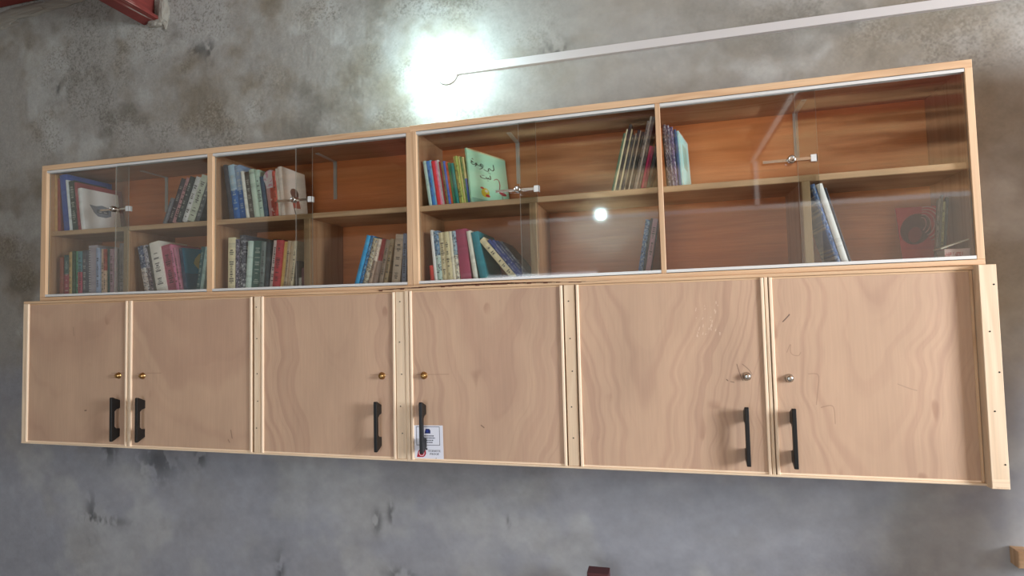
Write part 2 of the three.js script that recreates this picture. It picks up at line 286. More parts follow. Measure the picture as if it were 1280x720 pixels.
// ---------------------------------------------------------------- the two cupboards with plywood doors below
const LOWER = [
  { x: 0, y: 1.1, roll: -0.00327, w: 1.4425, h: 0.4885, st: [[0, 0.0165], [0.4525, 0.4622], [0.9385, 0.9615], [1.4118, 1.4425]],
    doors: [{ a: 0.0172, b: 0.4517, h: 0.4169, k: 0.4154 }, { a: 0.4629, b: 0.9312, h: 0.519, k: 0.5131 }, { a: 0.9638, b: 1.41, h: 1.3587, k: 1.3665 }], sy: [0, 0.0005, 0.0003] },
  { x: 1.4435, y: 1.0952, roll: 0.0011, w: 1.4394, h: 0.4905, st: [[0, 0.0112], [0.4597, 0.4885], [0.9556, 0.9632], [1.3955, 1.4301]],
    doors: [{ a: 0.0135, b: 0.4561, h: 0.054, k: 0.0542 }, { a: 0.4918, b: 0.954, h: 0.9, k: 0.9073 }, { a: 0.9657, b: 1.3945, h: 1.0044, k: 1.0026 }] },
];
// six plywood faces with flat-sawn grain; bench scribbles and glue marks where the photograph shows them
function plyFace(n, w, h, cx, bend, vy, seed) {
  const [c, g] = canvasOf(448, 480, (u, v) => {
    const x = u * w, y = v * h, wr = fbm(x * 6, y * 3, seed, 4) - 0.5, wx = fbm(x * 3 + 8, y * 5, seed + 2, 3) - 0.5;
    const dx = x - cx + wx * 0.12, s = dx * dx * bend - (y - vy) * 0.9 + wr * 0.16;
    const band = vn(s * 11, 3.3, seed + 3), fineb = vn(s * 34, x * 3, seed + 4);
    const pink = sm(0.45, 0.95, band) * 0.36 + sm(0.55, 1, fineb) * 0.14;
    let cc = mix3([190, 157, 130], [160, 124, 104], pink);
    const k = 1 + (vn(x * 330 + wr * 4, y * 14, seed + 6) - 0.5) * 0.03 + (fbm(x * 8, y * 4, seed + 7, 4) - 0.5) * 0.12;
    const spot = sm(0.86, 0.94, vn(x * 26, y * 12, seed + 8)) * sm(0.55, 0.7, fbm(x * 9, y * 9, seed + 9, 2));
    cc = mix3(cc, [150, 112, 90], spot * 0.5);
    return [cc[0] * k, cc[1] * k, cc[2] * k];
  });
  const P = (x, y) => [x / w * 448, (1 - y / h) * 480], line = (pts, wd, col) => { g.strokeStyle = col; g.lineWidth = wd; g.lineCap = 'round'; g.beginPath(); pts.forEach((p, i) => { const q = P(...p); if (!i) g.moveTo(...q); else if (i < pts.length - 1) { const n = P(...pts[i + 1]); g.quadraticCurveTo(...q, (q[0] + n[0]) / 2, (q[1] + n[1]) / 2); } else g.lineTo(...q); }); g.stroke(); };
  const kx = [0.398, 0.05, 0.403, 0.041, 0.4155, 0.037][n], ky = 0.235, pen = 'rgba(110,78,58,0.55)';
  if (n !== 4 && n !== 5) line([[kx - 0.03, ky], [kx + (n % 2 ? 0.07 : 0.03), ky + 0.001]], 1, pen);
  if (n === 0) { line([[0.255, 0.108], [0.262, 0.109]], 3, 'rgba(60,44,36,0.8)'); line([[0.2, 0.39], [0.203, 0.36]], 2, 'rgba(100,76,60,0.5)'); }
  if (n === 1) { line([[0.395, 0.06], [0.4, 0.035]], 3, 'rgba(100,72,56,0.5)'); line([[0.385, 0.03], [0.39, 0.022]], 3, 'rgba(100,72,56,0.5)'); }
  if (n === 3) line([[0.205, 0.096], [0.213, 0.09]], 3, 'rgba(100,74,60,0.7)');
  if (n === 4) { line([[0.397, 0.262], [0.402, 0.24], [0.41, 0.222]], 1.5, 'rgba(90,66,52,0.8)'); line([[0.41, 0.262], [0.425, 0.25], [0.432, 0.236]], 1.5, 'rgba(90,66,52,0.6)'); line([[0.371, 0.224], [0.374, 0.221]], 2, 'rgba(70,50,40,0.8)'); line([[0.38, 0.219], [0.389, 0.217]], 1.2, 'rgba(70,50,40,0.8)');
    for (let q = 0; q < 26; q++) { const x = 0.3 + 0.06 * hash(q, 1, 5), y = 0.33 + 0.09 * hash(q, 2, 5); line([[x, y], [x + 0.004 * (hash(q, 3, 5) - 0.3), y + 0.008 * hash(q, 4, 5)]], 1.6, 'rgba(228,205,182,0.6)'); } }
  if (n === 5) { line([[0.022, 0.365], [0.032, 0.375], [0.038, 0.382]], 2.4, 'rgba(60,42,38,0.75)'); line([[0.075, 0.238], [0.09, 0.24], [0.1, 0.235], [0.094, 0.195], [0.09, 0.165]], 1.1, 'rgba(110,80,62,0.6)'); line([[0.1, 0.158], [0.12, 0.165], [0.13, 0.16], [0.13, 0.12]], 1.1, 'rgba(110,80,62,0.6)'); line([[0.028, 0.29], [0.04, 0.32], [0.034, 0.286], [0.055, 0.28], [0.06, 0.29]], 1.1, 'rgba(110,80,62,0.5)'); line([[0.27, 0.215], [0.29, 0.206], [0.31, 0.2]], 1.6, 'rgba(150,124,104,0.7)'); }
  return std({ map: tex(c, true, THREE.ClampToEdgeWrapping), roughness: 0.58 });
}
const faces = [plyFace(0, 0.43, 0.47, 0.2, 2, 0, 901), plyFace(1, 0.47, 0.47, 0.3, 2.5, 0.2, 911), plyFace(2, 0.45, 0.47, 0.27, 30, 0.05, 921), plyFace(3, 0.44, 0.47, 0.25, 26, 0.42, 931), plyFace(4, 0.46, 0.47, 0.17, 36, 0.3, 941), plyFace(5, 0.43, 0.47, 0.22, 26, 0.42, 951)];
// printed paper label on the fourth door
function paperLabel() {
  const c = document.createElement('canvas'); c.width = 256; c.height = 296; const g = c.getContext('2d');
  g.fillStyle = '#dcdde6'; g.fillRect(0, 0, 256, 296);
  g.strokeStyle = '#2a2c36'; g.lineWidth = 4; g.strokeRect(20, 12, 206, 158);
  g.fillStyle = '#16235e'; g.beginPath(); g.moveTo(92, 70); g.lineTo(104, 30); g.lineTo(136, 30); g.lineTo(146, 44); g.lineTo(146, 70); g.closePath(); g.fill(); g.fillStyle = '#2c3f94'; g.fillRect(108, 40, 20, 20);
  g.fillStyle = '#3a3c48'; for (const [y, x0, x1] of [[86, 70, 176], [104, 74, 178], [124, 92, 164], [142, 96, 158]]) for (let x = x0; x < x1;) { const w = 4 + 9 * hash(x, y, 3); g.fillRect(x, y, w, 9); x += w + 3; }
  g.fillStyle = '#a8182c'; g.beginPath(); g.moveTo(18, 274); g.lineTo(30, 228); g.quadraticCurveTo(52, 186, 96, 200); g.lineTo(102, 240); g.quadraticCurveTo(92, 276, 60, 274); g.closePath(); g.fill();
  g.strokeStyle = '#e6c8cc'; g.lineWidth = 6; g.beginPath(); g.arc(62, 240, 22, 0, 6.3); g.stroke();
  g.fillStyle = '#1c1820'; g.beginPath(); g.arc(62, 232, 13, 0, 6.3); g.fill(); g.beginPath(); g.arc(108, 204, 8, 0, 6.3); g.fill();
  g.font = 'bold 24px serif'; g.fillStyle = '#2c2e38'; g.textAlign = 'center'; g.fillText('TERMITE', 176, 228); g.fillText('PROOF', 176, 254);
  g.strokeStyle = '#3a342e'; g.lineWidth = 3; g.beginPath(); g.moveTo(190, 276); g.lineTo(188, 296); g.stroke();
  return std({ map: tex(c, true, THREE.ClampToEdgeWrapping), roughness: 0.6 });
}
const handleGeo = (() => {                      // flat bow handle with slanted feet, profile in the plane across the door
  const s = new THREE.Shape(), L = 0.0698;       // (z, y)
  [[0, L - 0.012], [0.0245, L], [0.0285, L], [0.0295, L - 0.002], [0.0295, -L + 0.002], [0.0285, -L], [0.0245, -L], [0, -L + 0.012], [0, -L + 0.036], [0.012, -L + 0.038], [0.019, -L + 0.045], [0.019, L - 0.045], [0.012, L - 0.038], [0, L - 0.036]].forEach((p, i) => i ? s.lineTo(...p) : s.moveTo(...p));
  const g = new THREE.ExtrudeGeometry(s, { depth: 0.0075, bevelEnabled: true, bevelThickness: 0.001, bevelSize: 0.0008, bevelSegments: 1 });
  g.translate(0, 0, -0.00375); g.rotateY(-Math.PI / 2); g.scale(-1, 1, 1);
  const ix = g.index; if (!ix) { const p = g.attributes.position.array, n = g.attributes.normal.array, u = g.attributes.uv.array; for (let i = 0; i < p.length; i += 9) for (let k = 0; k < 3; k++) { [p[i + 3 + k], p[i + 6 + k]] = [p[i + 6 + k], p[i + 3 + k]]; [n[i + 3 + k], n[i + 6 + k]] = [n[i + 6 + k], n[i + 3 + k]]; } }
  g.computeVertexNormals(); return g;
})();
const lathe = (pts, seg = 28) => { const g = new THREE.LatheGeometry(pts.map((p) => new THREE.Vector2(...p)), seg); g.rotateX(Math.PI / 2); return g; };
const lockGeo = lathe([[0, 0], [0.0105, 0], [0.0105, 0.0015], [0.0085, 0.003], [0.0078, 0.008], [0.0066, 0.0105], [0.0035, 0.0118], [0, 0.012]]);
const slotGeo = box(-0.0045, -0.0008, 0.0112, 0.0045, 0.0008, 0.0124), nailGeo = lathe([[0, 0], [0.0019, 0], [0.0017, 0.0006], [0, 0.0008]], 10);
const DZ = -0.004, doorWords = ['narrow', 'plain', 'third', 'labelled', 'wide', 'scribbled'];
LOWER.forEach((U, i) => {
  const t = thing('plywood_cupboard', ['left wall cupboard with three plywood doors, below the fuller glazed bookcase', 'right wall cupboard with three plywood doors, one bearing a white paper label'][i], 'cupboard', U.x, U.y, 0);
  t.rotation.z = Math.atan(U.roll);
  const W = i ? 1.4301 : U.w, H = U.h, zf = -0.02;
  mesh('top_board', slab(0, H - 0.0085, WALL + 0.002, W, H, 0), M.pine, t);
  mesh('bottom_board', slab(0, 0, WALL + 0.002, W, 0.0055, 0.0005), M.pale, t);
  mesh('back_board', box(0.01, 0.0055, WALL + 0.002, W - 0.01, H - 0.0085, WALL + 0.008), M.ply, t);
  U.st.forEach((s, k) => {
    const end = k === 0 || k === 3, last = i === 1 && k === 3, zt = last ? 0.02 : [0, -0.002][k % 2];
    const m = mesh(end ? 'end_stile' : 'stile', last ? slab(s[0], -0.001, WALL + 0.002, s[1], H + 0.0005, zt) : end ? slab(s[0], 0.0055, WALL + 0.002, s[1], H - 0.0085, zt) : slab(s[0], 0.0055, -0.06, s[1], H - 0.0085, zt), M.pale, t);
    if (s[1] - s[0] > 0.018) for (let q = 0; q < 5; q++) { const nl = new THREE.Mesh(nailGeo, M.dark); nl.name = 'nail'; nl.castShadow = true; nl.position.set(s[0] + (s[1] - s[0]) * (last ? (q % 2 ? 0.42 : 0.8) : 0.5 + 0.3 * (hash(q, k, 9) - 0.5)), 0.05 + q * 0.095 + 0.03 * hash(q, k + i * 7, 8), zt); m.add(nl); }
  });
  if (i === 1) mesh('joint_block', slab(1.3965, 0.004, 0.0195, 1.4295, 0.02, 0.0204, 0.0003), M.pale, t);
  U.doors.forEach((D, k) => {
    const n = i * 3 + k, y0 = 0.0055, y1 = H - 0.009, b = 0.0075;
    const face = new THREE.BoxGeometry(D.b - D.a - 2 * b, y1 - y0 - 0.009, 0.014).translate((D.a + D.b) / 2, (y0 + y1) / 2, DZ - 0.007);
    const d = mesh('door', face, faces[n], t); d.userData.label = doorWords[n] + ' plywood cupboard door';
    const bz = [DZ - 0.015, 0.0012];
    mesh('edge_bead', slab(D.a, y0, bz[0], D.a + b, y1, bz[1], 0.0014), M.bead, d);
    mesh('edge_bead', slab(D.b - b, y0, bz[0], D.b, y1, n === 5 ? DZ : bz[1], 0.0014), n === 5 ? M.pine : M.bead, d);
    mesh('edge_bead', slab(D.a + b, y0, bz[0], D.b - b, y0 + 0.0045, DZ + 0.001, 0.0008), M.bead, d);
    mesh('edge_bead', slab(D.a + b, y1 - 0.0045, bz[0], D.b - b, y1, DZ + 0.001, 0.0008), M.pine, d);
    const h = mesh('handle', handleGeo, M.black, d); h.position.set(D.h, [0.0955, 0.0962, 0.0983, 0.099, 0.0986, 0.097][n], DZ); h.userData.label = 'black bow handle';
    const l = mesh('lock', [lockGeo.toNonIndexed(), slotGeo.toNonIndexed()], n > 3 ? M.steel : M.brass, d); l.position.set(D.k, [0.2346, 0.234, 0.2394, 0.2412, 0.2407, 0.2362][n], DZ);
    if (n === 3) { const s = mesh('paper_label', new THREE.BoxGeometry(0.0865, 0.0955, 0.0006).translate(0, 0, DZ + 0.0003), [M.plasticWhite, M.plasticWhite, M.plasticWhite, M.plasticWhite, paperLabel(), M.plasticWhite], d); s.position.set(0.0648, 0.054, 0); s.rotation.z = 0.014; s.userData.label = 'white printed paper label'; }
  });
});
// torn plywood edging that has sprung loose where cupboard and bookcase meet
{
  const top = [], N = 60, X0 = 1.352, X1 = 2.03, yc = (u) => 1.5862 + 0.0062 * Math.sin(Math.PI * Math.min(1, u * 1.05)) - 0.002 * (1 - u) * (1 - u), g = new THREE.BufferGeometry(), pos = [], idx = [], uv = [];
  for (let k = 0; k <= N; k++) { const u = k / N, x = X0 + (X1 - X0) * u, th = 0.0042 * Math.min(1, 5 * u + 0.1, 6 * (1 - u) + 0.15) * (0.75 + 0.5 * fbm(u * 14, 2, 17, 3)), y = yc(u) + 0.0012 * (fbm(u * 9, 5, 19, 3) - 0.5), z1 = 0.0045 + 0.004 * Math.sin(Math.PI * u), z0 = -0.0158;
    pos.push(x, y - th / 2, z0, x, y + th / 2, z0, x, y + th / 2 - 0.0006, z1, x, y - th / 2, z1); for (let q = 0; q < 4; q++) uv.push(q * 0.004 + 0.3, x); }
  for (let k = 0; k < N; k++) for (let q = 0; q < 4; q++) { const a = k * 4 + q, b = k * 4 + (q + 1) % 4; idx.push(a, b, a + 4, b, b + 4, a + 4); }
  idx.push(0, 2, 1, 0, 3, 2); const e = N * 4; idx.push(e, e + 1, e + 2, e, e + 2, e + 3);
  g.setAttribute('position', new THREE.Float32BufferAttribute(pos, 3)); g.setAttribute('uv', new THREE.Float32BufferAttribute(uv, 2)); g.setIndex(idx.reverse()); const g2 = g.toNonIndexed(); g2.computeVertexNormals();
  const se = mesh('splintered_edging', g2, M.pine), core = []; for (let k = 1; k < N - 6; k++) { const u = k / N, x = X0 + (X1 - X0) * u, y = yc(u) - 0.0022 * (0.6 + 0.8 * hash(k, 3, 3)); core.push(box(x, y - 0.0042 * hash(k, 1, 3) * Math.min(1, 4 * (1 - u)) - 0.0006, -0.012, x + (X1 - X0) / N, y, 0.0024)); }
  const cm = mesh('torn_core', core, std({ color: 0x5e3422, roughness: 0.9 }), se); cm.userData.label = 'dark torn inner ply';
  tag(se, 'long splintered strip of wood edging sprung loose above the labelled door', 'wood strip');
}
// [x, width along the shelf, height in mm, lean in degrees (+ left), depth or 0, colour(s), print style, look]
const BOOKS = {
 A: [[77,9,204,1.2,0,'b08a58','p','tan'],
  [86,11,192,1.2,0,'8a3f3a','p','brown-red'],
  [98,32,203,7,188,'3a55a0','p','tall blue'],
  [132,7,183,7,0,'c9cfd0','p','thin white-edged'],
  [139,26,178,7,0,'2e3c36','l','dark green'],
  [166,11,172,7,185,'8a4048','p','maroon'],
  [178,18,150,7.5,140,'dcd6da','emblem','white grey-emblem']],
 B: [[546,13,90,-21.6,0,'6a6a70','t','short grey'],
  [559,21,156,-21.6,0,'3b3038','l','near-black'],
  [580,19,157,-21.6,0,'b98a8e','t','dusty pink'],
  [599,19,159,-21.6,0,'2e3436','l','black'],
  [619,21,157,-21.6,0,'dfe6dc','t','white'],
  [640,30,159,-21.6,0,'c6cdbc','t','pale grey-green'],
  [670,19,151,-21.6,0,'5a5f64','l','dark grey']],
 C: [[100,18,138,0.7,0,'7e4438','p','reddish-brown'],
  [122,25,145,0.7,0,'2f4f50/8a3040','l','teal and red'],
  [147,13,155,0.7,0,'a98d5c','t','tan'],
  [160,13,158,0.7,0,'22402f','p','dark green'],
  [172,14,157,0.7,0,'5aa07e','t','light green'],
  [187,21,156,0.7,0,'4d7880/a5485c','t','teal and pink'],
  [208,21,158,0.7,0,'47464e','l','charcoal'],
  [229,39,174,0.7,0,'a0969e','bind','thick grey-lavender'],
  [268,17,164,0.7,0,'8f9db8','t','pale blue'],
  [285,12,160,0.7,0,'c2a58c','t','beige'],
  [298,12,159,0.7,0,'9a4a40/c8a890','t','rust'],
  [310,14,159,0.7,0,'34504c','p','dark green'],
  [324,16,158,0.7,0,'9c7f88','t','mauve'],
  [339,14,160,0.7,0,'a58c94','t','pale mauve'],
  [353,9,157,0.7,0,'2a2426','p','thin black'],
  [363,19,176,0.7,0,'8a7c84','t','grey']],
 D: [[473,23,163,11.7,0,'4a5470/b8a8a0','s','blue and white speckled'],
  [496,20,165,11.7,0,'9a94a0/6a5a60','s','grey floral'],
  [516,10,162,11.7,0,'46403c','p','thin dark'],
  [526,42,172,11.7,0,'d8cfc6','t','thick white'],
  [568,39,160,11.7,0,'a05064','t','thick maroon'],
  [607,13,161,11.7,0,'c0708c','t','pink'],
  [619,11,152,11.7,0,'a86a7c','t','mauve pink'],
  [631,18,149,11.7,175,'2c3a56','castle','navy-blue castle-cover']],
 D2: [[678,14,148,-8.6,0,'2c5a60','l','dark teal'],
  [694,13,148,-8.6,0,'9ab4ae','p','pale teal']],
 E: [[813,14,181,8.1,0,'3a3840','p','thin dark'],
  [827,24,180,8.1,0,'9db4c4/2f5fa0','l','pale and deep blue'],
  [851,24,176,8.1,0,'8498b4/2c5898','l','blue-grey'],
  [877,9,155,8.1,0,'d6d2c8','p','thin white'],
  [886,19,152,8.1,0,'4c443e','l','dark brown'],
  [905,18,159,8.1,0,'b4c4b4','p','pale green'],
  [923,19,155,8.1,0,'a8beb0','t','pale green lettered'],
  [942,15,132,8.1,0,'34485e','p','dark blue']],
 E2: [[981,13,146,4.7,0,'b8544a','t','red'],
  [994,10,153,4.7,0,'d4ccc0','p','cream'],
  [1005,16,157,4.7,120,'cfc2b8','boy','pale beige']],
 G: [[804,29,172,-0.7,0,'d8caa8','t','thick cream'],
  [834,18,165,-0.7,0,'6c6478','s','purple-grey'],
  [852,21,177,-0.7,0,'4a4a54','s','charcoal']],
 G2: [[875,18,157,-4.0,0,'b8c8c0','p','pale mint'],
  [893,34,156,-4.0,0,'3c5a54','l','thick dark green'],
  [927,18,152,-4.0,0,'66706e','t','grey-green'],
  [944,15,156,-4.0,0,'2c3238','p','black']],
 G3: [[959,15,155,-6.8,0,'cfc0bc','t','pale pink'],
  [973,25,154,-6.8,0,'b03c44','t','red'],
  [1000,14,149,-6.8,0,'c8aa66','p','yellow-tan'],
  [1014,11,151,-6.8,0,'b09a84','t','tan'],
  [1025,11,150,-6.8,0,'bca890','p','light tan'],
  [1037,11,150,-6.8,0,'d2c4a8','t','pale cream']],
 G4: [[1050,11,87,-1.7,0,'33252a','p','short dark'],
  [1061,10,34,-1.7,0,'d8d0c8','p','short white'],
  [1071,11,64,-1.7,0,'6a2a40','p','short maroon']],
 H: [[1281,15,158,-16.5,0,'2f9ad2','p','bright blue'],
  [1296,12,156,-16,0,'2878b4','s','blue patterned'],
  [1308,15,147,-15.5,0,'b4a488','s','tan patterned'],
  [1322,12,144,-15,0,'d0c0b0/a08878','t','beige'],
  [1336,16,143,-14.5,0,'8e3436/9a8478','p','dark red topped']],
 H2: [[1353,14,138,-12,0,'8a7868','t','grey-brown'],
  [1368,13,140,-11,0,'9c8668','t','brown']],
 H3: [[1382,27,151,-6.5,0,'c0ac98','t','cream']],
 H4: [[1413,14,152,-3,0,'7a8094','t','grey-blue']],
 I: [[1505,10,135,7.6,0,'a8c4bc','p','pale teal'],
  [1515,9,134,7.6,0,'3c78b8','t','blue'],
  [1524,7,136,7.6,0,'78b4d8','p','light blue'],
  [1531,9,133,7.6,0,'c8323c','p','red'],
  [1540,6,134,7.6,0,'e088a0','p','pink'],
  [1546,6,136,7.6,0,'ece4dc','p','white'],
  [1553,6,131,7.6,0,'b83038','p','crimson'],
  [1559,7,128,7.6,0,'7c6a48','t','olive'],
  [1566,6,130,7.6,0,'4a6cc0','p','royal blue'],
  [1572,7,127,7.6,0,'d0643c','p','orange'],
  [1580,7,124,7.6,0,'3c8a5c','p','green'],
  [1587,11,121,7.6,0,'1f7a74','p','teal'],
  [1598,7,142,7.6,0,'c8b468','t','mustard'],
  [1605,7,141,7.6,0,'a8b460','t','olive-yellow'],
  [1613,6,140,7.6,0,'c2b878','p','pale yellow'],
  [1619,6,138,7.6,0,'64884e','t','leaf green'],
  [1625,6,137,7.6,0,'c4b87c/4060a0','p','yellow and blue']],
 I2: [[1632,8,163,6.5,180,'9cccb0','flamingo','pale green flamingo-cover']],
 J: [[2033,6,159,-13.5,0,'4c6a56','p','green'],
  [2039,4,170,-13.5,0,'d6cbaa','p','cream-edged'],
  [2044,9,182,-13.5,0,'2c3036','p','black'],
  [2052,4,169,-13.5,0,'c2b494','p','tan-edged']],
 J2: [[2057,7,153,-13.5,0,'3c4048','p','slate'],
  [2065,4,157,-13.5,0,'b4a898','p','beige-edged'],
  [2069,8,165,-13.5,0,'40444c','p','charcoal'],
  [2077,4,162,-13.5,0,'a89c90','p','grey-edged'],
  [2082,7,158,-13.5,0,'34383e','p','near-black']],
 J3: [[2090,6,188,-13.5,0,'8c8484','t','grey'],
  [2096,5,200,-13.5,0,'c4bab4','p','tall pale'],
  [2102,7,196,-13.5,0,'6e6668','t','tall grey']],
 J4: [[2110,7,118,-13.5,0,'c02c64','p','magenta'],
  [2117,7,113,-13.5,0,'8c2a50','p','wine-red'],
  [2125,9,119,-13.5,0,'3c4044','p','dark slate']],
 K: [[1505,12,53,4.5,0,'b83a34','p','short red'],
  [1518,9,156,4.5,0,'dcdcd8','p','white'],
  [1527,16,153,4.5,0,'5c80a0/a8c0b8','s','blue and white'],
  [1543,16,147,4.5,0,'cbbf9c','t','cream'],
  [1559,15,148,4.5,0,'c4b894','t','cream lettered'],
  [1574,10,149,4.5,0,'d4ccb8','p','ivory'],
  [1584,11,149,4.5,0,'8ca4b4/cfc8b0','s','blue-white'],
  [1595,33,153,5.5,0,'983c58','p','thick magenta'],
  [1628,14,147,8,0,'d8d4c8','p','off-white'],
  [1643,22,143,10.5,165,'1f7a88','p','teal']],
 K2: [[1727,23,148,39.2,0,'dcc8a4','t','cream'],
  [1751,12,146,39.2,0,'30407c','l','navy'],
  [1763,10,145,39.2,0,'3a4a88','l','blue'],
  [1773,9,141,39.2,0,'2c3860','l','dark navy'],
  [1783,8,140,39.2,0,'454a58','l','slate-blue']],
 L: [[2095,12,146,-10.0,0,'55709c','s','blue speckled'],
  [2108,6,149,-10.0,0,'3a3438','p','black'],
  [2114,13,147,-10.0,0,'a8808a','t','dusty pink']],
 M: [[2181,8,167,3.0,0,'4a3c44','s','dark'],
  [2189,9,164,3.0,0,'54485c','s','dark purple'],
  [2198,9,159,3.0,0,'6a5a80','s','purple'],
  [2208,7,151,3.0,0,'3c5078','p','navy'],
  [2215,6,148,3.0,135,'a8dcd4','mint','pale mint']],
 N: [[2575,11,210,14.3,0,'4a6ca4','s','blue speckled'],
  [2587,15,209,14.3,0,'d8d8dc','p','white'],
  [2603,5,199,14.3,0,'2c3040','p','thin dark']],
 N2: [[2800,5,154,-5,0,'7a7468','t','grey'],
  [2805,5,162,-5,0,'5a5c50','p','dark olive'],
  [2810,5,146,-5,0,'8c8c60','t','olive-green'],
  [2815,7,157,-5,0,'2c3a34','p','black-green']],
};
// light shifts between neighbours that lean on each other, so that no two books pass through one another
const tanD = (a) => Math.tan(a * Math.PI / 180);
const CLUSTER = [   // [groups, unit, on the upper shelf, direction the row leans, place in words, left limit, right limit]
  [['A'], 0, 1, 'l', 'upper shelf, left end of first bay'], [['B'], 0, 1, 'r', 'upper shelf, right end of first bay'],
  [['C'], 0, 0, 'n', 'bottom left compartment of first bay'], [['D'], 0, 0, 'l', 'bottom right compartment of first bay'], [['D2'], 0, 0, 'r', 'far corner beside the castle picture book'],
  [['E', 'E2'], 0, 1, 'l', 'upper shelf of second bay'], [['G', 'G2', 'G3', 'G4'], 0, 0, 'r', 'bottom left compartment of second bay'], [['H', 'H2', 'H3', 'H4'], 0, 0, 'r', 'bottom right of second bay'],
  [['I', 'I2'], 1, 1, 'l', 'upper shelf, left end of third bay'], [['J', 'J2', 'J3', 'J4'], 1, 1, 'r', 'upper shelf, right end of third bay'],
  [['K', 'K2'], 1, 0, 'l', 'bottom left compartment of third bay'], [['L'], 1, 0, 'r', 'bottom right of third bay'],
  [['M'], 1, 1, 'l', 'upper shelf of fourth bay'], [['N'], 1, 0, 'l', 'bottom of fourth bay against the divider'], [['N2'], 1, 0, 'r', 'bottom right corner of fourth bay'],
];
const ORD = 'first second third fourth fifth sixth seventh eighth ninth tenth eleventh twelfth thirteenth fourteenth fifteenth sixteenth seventeenth eighteenth'.split(' ');
// one sheet of printed spines (rows 1 to 3) and picture covers (row 4)
const AW = 2048, CW = 40, CH = 512, atlas = document.createElement('canvas'); atlas.width = AW; atlas.height = AW;
const ag = atlas.getContext('2d'); ag.fillStyle = '#888'; ag.fillRect(0, 0, AW, AW);
let cell = 0;
const css = (h, k = 1) => { const n = parseInt(h, 16), f = (v) => Math.round(Math.min(255, v * k)); return `rgb(${f(n >> 16)},${f((n >> 8) & 255)},${f(n & 255)})`; };
const LIFT = 1.2;
function spine(color, style) {
  const cx = (cell % 51) * CW, cy = Math.floor(cell / 51) * CH, s = cell++; const [c1, c2] = color.split('/');
  ag.save(); ag.beginPath(); ag.rect(cx, cy, CW, CH); ag.clip();
  ag.fillStyle = css(c1, LIFT); ag.fillRect(cx, cy, CW, CH);
  if (c2) { ag.fillStyle = css(c2, LIFT); ag.fillRect(cx, cy + CH * 0.47, CW, CH); }
  for (let q = 0; q < 10; q++) { ag.fillStyle = `rgba(${q % 2 ? '255,255,255' : '0,0,0'},${0.03 + 0.05 * hash(q, s, 3)})`; ag.fillRect(cx, cy + CH * hash(q, s, 4), CW, 6 + 40 * hash(q, s, 5)); }
  if (style === 't' || style === 'l') { // rows of unreadably small strokes for the printed title
    ag.fillStyle = style === 't' ? 'rgba(40,34,34,0.55)' : 'rgba(225,222,210,0.6)'; let y = 60 + 60 * hash(1, s, 6);
    for (let q = 0; q < 22 && y < CH - 70; q++) { const h = 7 + 12 * hash(q, s, 7), w = 9 + 14 * hash(q, s, 8); if (hash(q, s, 9) > 0.16) ag.fillRect(cx + CW / 2 - w / 2, cy + y, w, h); y += h + 4 + (hash(q, s, 10) > 0.8 ? 34 : 3); }
  }
  if (style === 's') for (let q = 0; q < 150; q++) { ag.fillStyle = hash(q, s, 11) > 0.45 ? 'rgba(225,225,225,0.55)' : 'rgba(30,32,52,0.5)'; ag.fillRect(cx + CW * hash(q, s, 12), cy + CH * hash(q, s, 13), 3 + 8 * hash(q, s, 14), 4 + 16 * hash(q, s, 15)); }
  if (style === 'bind') for (let q = 0; q < 20; q++) { ag.fillStyle = 'rgba(222,220,218,0.85)'; ag.fillRect(cx, cy + 10 + q * 25, 12, 9); ag.fillStyle = 'rgba(60,54,60,0.7)'; ag.fillRect(cx, cy + 22 + q * 25, 10, 6); }
  ag.restore(); return [cx, cy, CW, CH];
}
let coverCell = 0;
